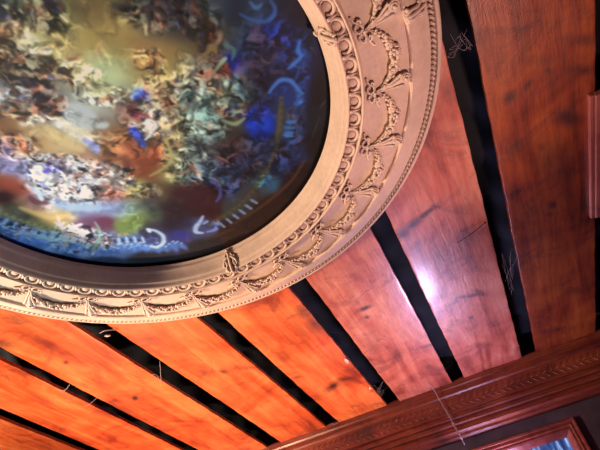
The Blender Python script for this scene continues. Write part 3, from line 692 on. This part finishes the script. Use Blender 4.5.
    for a in np.arange(26, 172, 1.25):
        if 88 < a < 117: continue
        if 122 < a < 141: continue
        r = rg(a); t = math.radians(a); e = 1.0 if a > 100 else 0.5
        x, y = bu+r*math.cos(t), bv+r*math.sin(t)
        stamp(x, y, 0.0062, 0.0040, t, np.array([188, 166, 104])*e, 0.8)
        if int(a/1.25) % 2: stamp(x+0.002, y, 0.003, 0.0025, t, np.array([90, 74, 50])*e, 0.7)
    for a in list(np.arange(112.5, 124, 2.9)) + list(np.arange(141, 172, 3.1)) + list(np.arange(69, 87, 3.0)) + [40, 37]:
        r = rg(a); t = math.radians(a); e = 1.0 if a > 100 else 0.72
        col = np.array([172, 188, 232])*e if a > 66 else np.array([60, 105, 170])
        for dr, al in ((0.020, 0.011), (0.032, 0.006)):
            x, y = bu+(r+dr)*math.cos(t), bv+(r+dr)*math.sin(t)
            stamp(x, y, al, 0.0046, t, col, 0.9, 4)
        x, y = bu+(r+0.024)*math.cos(t+0.026), bv+(r+0.024)*math.sin(t+0.026)
        stamp(x, y, 0.008, 0.004, t, np.array([28, 36, 84]), 0.8)
    for a in np.arange(100, 172, 0.45):
        r = rg(a)+0.046+0.026*rs.rand(); t = math.radians(a)
        x, y = bu+r*math.cos(t), bv+r*math.sin(t)
        stamp(x, y, 0.013, 0.007, t, np.array([84, 118, 190])*(0.7+0.5*rs.rand()), 0.6)
        if rs.rand() < .6: stamp(x-0.012*math.cos(t), y-0.012*math.sin(t), 0.005, 0.003, t+1.2, np.array([190, 205, 238]), 0.8)
    for c_ in [c for c in cls if c[7] != 's']: cluster(c_[0], c_[1], c_[2], c_[3], int(c_[4]*0.45), c_[5]*0.95, c_[6]*0.8, c_[7], c_[8])
    for s_ in small: stroke(*s_)
    # soft wash over everything so the brushwork blends
    for _ in range(1):
        J = I.copy(); J[1:-1, 1:-1] = (I[1:-1, 1:-1]*2 + I[:-2, 1:-1] + I[2:, 1:-1] + I[1:-1, :-2] + I[1:-1, 2:])/6; I = J
    inside = (U**2+V**2) <= RP*RP
    idx = -np.ones((NG, NG), int); idx[inside] = np.arange(inside.sum())
    co = np.stack([U[inside], V[inside], np.zeros(inside.sum())], 1)
    a, b, c, d = idx[:-1, :-1], idx[:-1, 1:], idx[1:, 1:], idx[1:, :-1]
    ok = (a >= 0) & (b >= 0) & (c >= 0) & (d >= 0)
    q = np.stack([a[ok], d[ok], c[ok], b[ok]], 1)       # faces look down
    me = bpy.data.meshes.new('ceiling_painting')
    me.vertices.add(len(co)); me.vertices.foreach_set('co', co.astype('f').ravel())
    me.loops.add(q.size); me.loops.foreach_set('vertex_index', q.astype('i').ravel())
    me.polygons.add(len(q)); me.polygons.foreach_set('loop_start', np.arange(0, q.size, 4, dtype='i'))
    me.update(calc_edges=True)
    colr = np.ones((len(co), 4), 'f'); colr[:, :3] = np.clip(lin(I[inside])**1.08*np.array(PGAIN), 0, 0.92)
    ca = me.color_attributes.new('paint', 'FLOAT_COLOR', 'POINT'); ca.data.foreach_set('color', colr.ravel())
    m, nt, bs = new_mat('oil_paint_baked_light')
    at = nt.nodes.new('ShaderNodeAttribute'); at.attribute_name = 'paint'
    nt.links.new(at.outputs['Color'], bs.inputs['Base Color'])
    bs.inputs['Roughness'].default_value = 0.55
    bs.inputs['Specular IOR Level'].default_value = 0.25
    bump(nt, bs, noise(nt, mapped(nt, (1, 1, 1)), 120, 4), 0.12, 0.001)
    me.materials.append(m)
    root = empty('ceiling_painting', (CX, CY, H+0.018))
    tag(root, 'round dark-edged painting of clouds and tumbling figures set inside the plaster ring', 'painting')
    o = bpy.data.objects.new('painted_canvas', me); link(o, root)
    bm = bmesh.new()
    bmesh.ops.create_cone(bm, cap_ends=True, segments=128, radius1=RP+0.006, radius2=RP+0.006, depth=0.012, matrix=Matrix.Translation((0, 0, 0.0075)))
    meshobj('backing_panel', bm, M_DARK, root, smooth=False)
PGAIN = (1.30, 1.58, 1.62)
painting()

# ------------------------------------------------------------------ back wall, carved trim, window
WY = 2.42
def slab(name, x0, x1, y0, y1, z0, z1, mat, label=None, **kw):
    bm = bmesh.new(); add_box(bm, x0, x1, y0, y1, z0, z1, 0)
    o = meshobj(name, bm, mat, smooth=False); tag(o, label, **kw); return o
WX0, WX1, WZ0, WZ1 = -0.80, 0.305, ZC-0.35, ZC+0.712      # window frame outline
bm = bmesh.new()
XL, XR = -3.0, 1.6
add_box(bm, XL, WX0+0.03, WY, WY+0.12, 0, H+0.1)
add_box(bm, WX1-0.03, XR, WY, WY+0.12, 0, H+0.1)
add_box(bm, WX0+0.03, WX1-0.03, WY, WY+0.12, 0, WZ0+0.03)
add_box(bm, WX0+0.03, WX1-0.03, WY, WY+0.12, WZ1-0.03, H+0.1)
o = meshobj('wall_back', bm, M_WALL, smooth=False); tag(o, 'dark mottled wall below the carved trim', kind='structure')

M_TRIM = wood_mat('trim_wood', (0.05, 0.009, 0.011), (0.16, 0.026, 0.020), (0.28, 0.062, 0.036), stain=False, along='X', seed=9, grain=1.2, coat=0.08)
prof = [(WY, H+0.012), (2.372, H+0.012), (2.366, H+0.004), (2.366, H-0.020), (2.372, H-0.026), (2.372, H-0.036), (2.368, H-0.041), (2.368, H-0.050), (2.376, H-0.056), (2.376, H-0.060),
        (2.377, H-0.128), (2.386, H-0.133), (2.386, H-0.138), (2.378, H-0.142), (2.376, H-0.150), (2.380, H-0.156), (2.389, H-0.159), (2.389, H-0.164), (2.380, H-0.168), (2.377, H-0.176),
        (2.382, H-0.182), (2.391, H-0.185), (2.391, H-0.190), (2.383, H-0.194), (2.380, H-0.206), (2.386, H-0.212), (2.394, H-0.215), (2.394, H-0.226), (2.402, H-0.234), (WY, H-0.236)]
bm = bmesh.new(); NXT = 160; cols = []
for i in range(NXT+1):
    x = XL + (XR-XL)*i/NXT
    cols.append([bm.verts.new((x, y + 0.0008*math.sin(x*17+z*60), z)) for y, z in prof])
for A, B in zip(cols[:-1], cols[1:]):
    for k in range(len(prof)-1): bm.faces.new((A[k], A[k+1], B[k+1], B[k]))
o = meshobj('trim_1', bm, M_TRIM, smooth=False); tag(o, 'reddish wooden trim with reeded grooves where the boards meet the wall', kind='structure')
# carved herringbone leaves along the upper band of the trim
bm = bmesh.new()
for k in range(150):
    x = XL + 0.03 + k*0.029
    for s in (-1, 1):
        z0 = H-0.093
        add_tube(bm, [(x, 2.3770, z0), (x+0.022, 2.3768, z0+s*0.016), (x+0.040, 2.3775, z0+s*0.028)], [0.0008, 0.0032, 0.0008], 6)
o = meshobj('leaf_carving', bm, M_TRIM, o)

win = empty('window_1', (0, WY, 0)); tag(win, 'wooden framed window with a blue lit pane in the dark wall', kind='structure')
M_FRAME = wood_mat('frame_wood', (0.08, 0.014, 0.016), (0.24, 0.045, 0.035), (0.36, 0.10, 0.07), stain=False, along='X', seed=14, coat=0.5, rough=0.35)
bm = bmesh.new()
pr = [(0.0, 0.0), (0.0, -0.020), (0.004, -0.026), (0.012, -0.026), (0.015, -0.020), (0.019, -0.020), (0.022, -0.024), (0.027, -0.024), (0.030, -0.017), (0.034, -0.017), (0.037, -0.020), (0.044, -0.018), (0.052, -0.010), (0.060, 0.0), (0.060, 0.03)]
rings = []
for d, y in pr:
    rings.append([bm.verts.new((x, y, z)) for x, z in ((WX0+d, WZ0+d), (WX1-d, WZ0+d), (WX1-d, WZ1-d), (WX0+d, WZ1-d))])
for A, B in zip(rings[:-1], rings[1:]):
    for k in range(4): bm.faces.new((A[k], A[(k+1) % 4], B[(k+1) % 4], B[k]))
meshobj('window_frame', bm, M_FRAME, win, smooth=False)
m, nt, bs = new_mat('blue_pane')
v = mapped(nt, (26, 1, 3), rot=(0, 0.25, 0))
n1 = noise(nt, v, 1.6, 5, 0.6, 0.6); 
n2 = noise(nt, mapped(nt, (3, 3, 3)), 2.0, 3)
cc = ramp(nt, n1, [(0.36, (0.01, 0.02, 0.10)), (0.50, (0.05, 0.14, 0.42)), (0.62, (0.40, 0.62, 0.95))])  # pale streaks are reflections painted into the pane's glow
bs.inputs['Base Color'].default_value = (0.02, 0.04, 0.1, 1); bs.inputs['Roughness'].default_value = 0.12
nt.links.new(cc, bs.inputs['Emission Color'])
nt.links.new(math_n(nt, 'ADD', math_n(nt, 'MULTIPLY', n2, 0.9), 0.3), bs.inputs['Emission Strength'])
bm = bmesh.new(); add_box(bm, WX0+0.058, WX1-0.058, 0.012, 0.018, WZ0+0.058, WZ1-0.058)
meshobj('window_pane', bm, m, win, smooth=False)

# ------------------------------------------------------------------ small things: cobwebs, splinter, chips
def threads(name, base, specs, label, mat, cat='cobweb', group=None, lumps=()):
    bm = bmesh.new()
    for pts, r in specs:
        P = smooth_path([(x-base[0], y-base[1], z-base[2]) for x, y, z in pts], 6)
        add_tube(bm, P, r, 5)
    for (x, y, z), r in lumps: add_blob(bm, (x-base[0], y-base[1], z-base[2]), (r, r*0.7, r*1.6), 1)
    o = meshobj(name, bm, mat, loc=base); tag(o, label, cat, group)
    return o
def Z(d): return H+d
threads('cobweb', (-0.19, 2.364, H-0.05), [
    ([(-0.20, 2.26, Z(-.001)), (-0.190, 2.330, Z(-.012)), (-0.182, 2.355, Z(-.06)), (-0.170, 2.362, Z(-.12)), (-0.160, 2.366, Z(-.17)), (-0.157, 2.362, Z(-.22)), (-0.150, 2.375, Z(-.27))], 0.0016),
    ([(-0.182, 2.355, Z(-.06)), (-0.176, 2.362, Z(-.11)), (-0.172, 2.370, Z(-.145))], 0.0008),
    ([(-0.166, 2.362, Z(-.14)), (-0.162, 2.362, Z(-.19)), (-0.150, 2.366, Z(-.25))], 0.0024)],
    'long pale cobweb strand hanging down over the wooden trim', M_COBWEB, lumps=[((-0.163, 2.361, Z(-.175)), 0.005), ((-0.154, 2.362, Z(-.225)), 0.004)])
def tangle(cx, cy, cz, rx, ry, rz, n, r, seed, label):
    rnd = random.Random(seed); sp = []
    for _ in range(n):
        pts = [(cx+rnd.uniform(-rx, rx), cy+rnd.uniform(-ry, ry), cz+rnd.uniform(-rz, rz)) for _ in range(4)]
        sp.append((pts, r))
    threads('cobweb', (cx, cy, cz), sp, label, M_COBWEB)
tangle(0.258, 0.69, H-0.003, 0.030, 0.030, 0.004, 6, 0.0004, 3, 'dusty cobweb tangle across the black gap beside the medallion rim')
tangle(0.262, 1.66, H-0.001, 0.030, 0.15, 0.002, 3, 0.0003, 8, 'thin cobweb threads low in the long black gap right of the splinter')
tangle(-0.39, 2.18, H-0.002, 0.028, 0.07, 0.002, 3, 0.0003, 12, 'cobweb threads near the trim end of the black gap left of the pink board')
tangle(-0.70, 2.355, H-0.006, 0.026, 0.02, 0.003, 4, 0.0004, 14, 'cobweb clump at the trim end of the gap between two orange boards')
threads('cobweb', (-1.33, 1.34, H-0.01), [([(-1.37, 1.30, Z(-.001)), (-1.345, 1.30, Z(-.008)), (-1.315, 1.29, Z(.002))], 0.0011), ([(-1.36, 1.31, Z(-.001)), (-1.35, 1.32, Z(-.020)), (-1.345, 1.33, Z(-.04))], 0.0010),
    ([(-1.37, 1.42, Z(-.001)), (-1.355, 1.425, Z(-.02)), (-1.31, 1.43, Z(.001))], 0.0009)], 'short pale cobweb threads bridging the gap at the lower left', M_COBWEB)
threads('cobweb', (-1.01, 1.30, H-0.01), [([(-1.065, 1.42, Z(-.001)), (-1.04, 1.42, Z(-.012)), (-1.05, 1.46, Z(-.02)), (-0.985, 1.36, Z(-.002))], 0.0010), ([(-1.03, 1.10, Z(-.002)), (-1.00, 1.09, Z(-.01)), (-0.975, 1.12, Z(-.001))], 0.0015)],
    'pale cobweb thread across the gap under the medallion bottom', M_COBWEB)
threads('wood_splinter', (0.18, 1.40, H-0.01), [([SPL[0], tuple((SPL[0][k]+SPL[1][k])/2 + (0, 0, -.003)[k] for k in range(3)), SPL[1]], [0.0010]*6+[0.0016]*6+[0.0022])],
    'thin dark splinter sticking out over the glossy pink board', M_SPLINT, 'splinter')
def flake(x, y, w, h, ang, label):
    bm = bmesh.new()
    pts = [(-1, -.3), (-.3, -1), (.6, -.6), (1, .1), (.2, .8), (-.6, .6)]
    lo = [bm.verts.new((w*a, h*b, -0.003-0.002*random.random())) for a, b in pts]
    hi = [bm.verts.new((w*a*0.85, h*b*0.85, 0.0005)) for a, b in pts]
    bm.faces.new(lo[::-1]); bm.faces.new(hi)
    for k in range(6): bm.faces.new((lo[k], lo[(k+1) % 6], hi[(k+1) % 6], hi[k]))
    o = meshobj('wood_chip', bm, M_CHIP, smooth=False, loc=(x, y, H-0.001)); o.rotation_euler = (0, 0, ang)
    tag(o, label, 'wood chip')
flake(-0.433, 1.83, 0.007, 0.028, 0.1, 'longer pale torn wood chip on the edge of the orange board by the black gap')
flake(-0.432, 2.13, 0.006, 0.010, 0.5, 'small pale chip nearer the trim on the orange board edge')
flake(-1.02, 1.125, 0.010, 0.004, 0.5, 'tiny pale chip in the gap just under the medallion bottom')

# ------------------------------------------------------------------ lights
def area(name, loc, target, size, power, col, shape='DISK'):
    l = bpy.data.lights.new(name, 'AREA'); l.shape = shape; l.size = size; l.energy = power; l.color = col
    o = bpy.data.objects.new(name, l); o.location = loc
    d = Vector(target)-Vector(loc); o.rotation_euler = d.to_track_quat('-Z', 'Y').to_euler()
    return link(o)
def spot(name, loc, target, size, power, col, angle, blend=0.6):
    l = bpy.data.lights.new(name, 'SPOT'); l.shadow_soft_size = size; l.energy = power; l.color = col
    l.spot_size = math.radians(angle); l.spot_blend = blend
    o = bpy.data.objects.new(name, l); o.location = loc
    d = Vector(target)-Vector(loc); o.rotation_euler = d.to_track_quat('-Z', 'Y').to_euler()
    return link(o)
area('warm_lamp', (-2.3, 0.35, 1.85), (-0.6, 1.0, H), 0.20, 64, (1.0, 0.74, 0.54))
spot('orange_lamp', (-1.55, 1.75, 1.0), (-0.95, 1.72, H), 0.05, 185, (1.0, 0.60, 0.37), 58, 0.6)
spot('cool_spot', (-1.5, 1.45, 0.2), (-0.85, 0.62, H), 0.10, 85, (0.62, 0.92, 1.0), 28, 0.9)
area('window_glow', (-0.06, 2.37, 1.96), (0.05, 1.45, H), 0.17, 6.0, (0.66, 0.54, 1.0))
spot('red_fill', (0.40, 1.25, 1.0), (0.12, 0.74, H), 0.10, 72, (1.0, 0.60, 0.50), 50, 1.0)  # added fill, brightens the right of the frieze and nearby boards
spot('violet_wall_fill', (-0.1, 1.3, 1.4), (0.0, 2.4, 2.2), 0.05, 14, (0.50, 0.42, 1.0), 26, 1.0)  # added spot, tints the wall and trim violet

w = bpy.data.worlds.new('world'); bpy.context.scene.world = w; w.use_nodes = True
w.node_tree.nodes['Background'].inputs[0].default_value = (0.34, 0.14, 0.22, 1)
w.node_tree.nodes['Background'].inputs[1].default_value = 0.13
# ------------------------------------------------------------------ camera
cam = bpy.data.cameras.new('camera'); co = bpy.data.objects.new('camera', cam); C.objects.link(co)
cam.sensor_width = 36; cam.sensor_fit = 'HORIZONTAL'; cam.lens = 511.92/600*36
AX = [[0.8995130,-0.3940460,-0.1886904],[0.4046835,0.5887222,0.6997410],[-0.1646439,-0.7057860,0.6890271]]
co.matrix_world = Matrix(((AX[0][0], -AX[0][1], -AX[0][2], 0), (AX[1][0], -AX[1][1], -AX[1][2], 0), (AX[2][0], -AX[2][1], -AX[2][2], ZC), (0, 0, 0, 1)))
cam.clip_start = 0.02
bpy.context.scene.camera = co
vs = bpy.context.scene.view_settings
vs.view_transform = 'Standard'; vs.look = 'None'; vs.exposure = 0.0
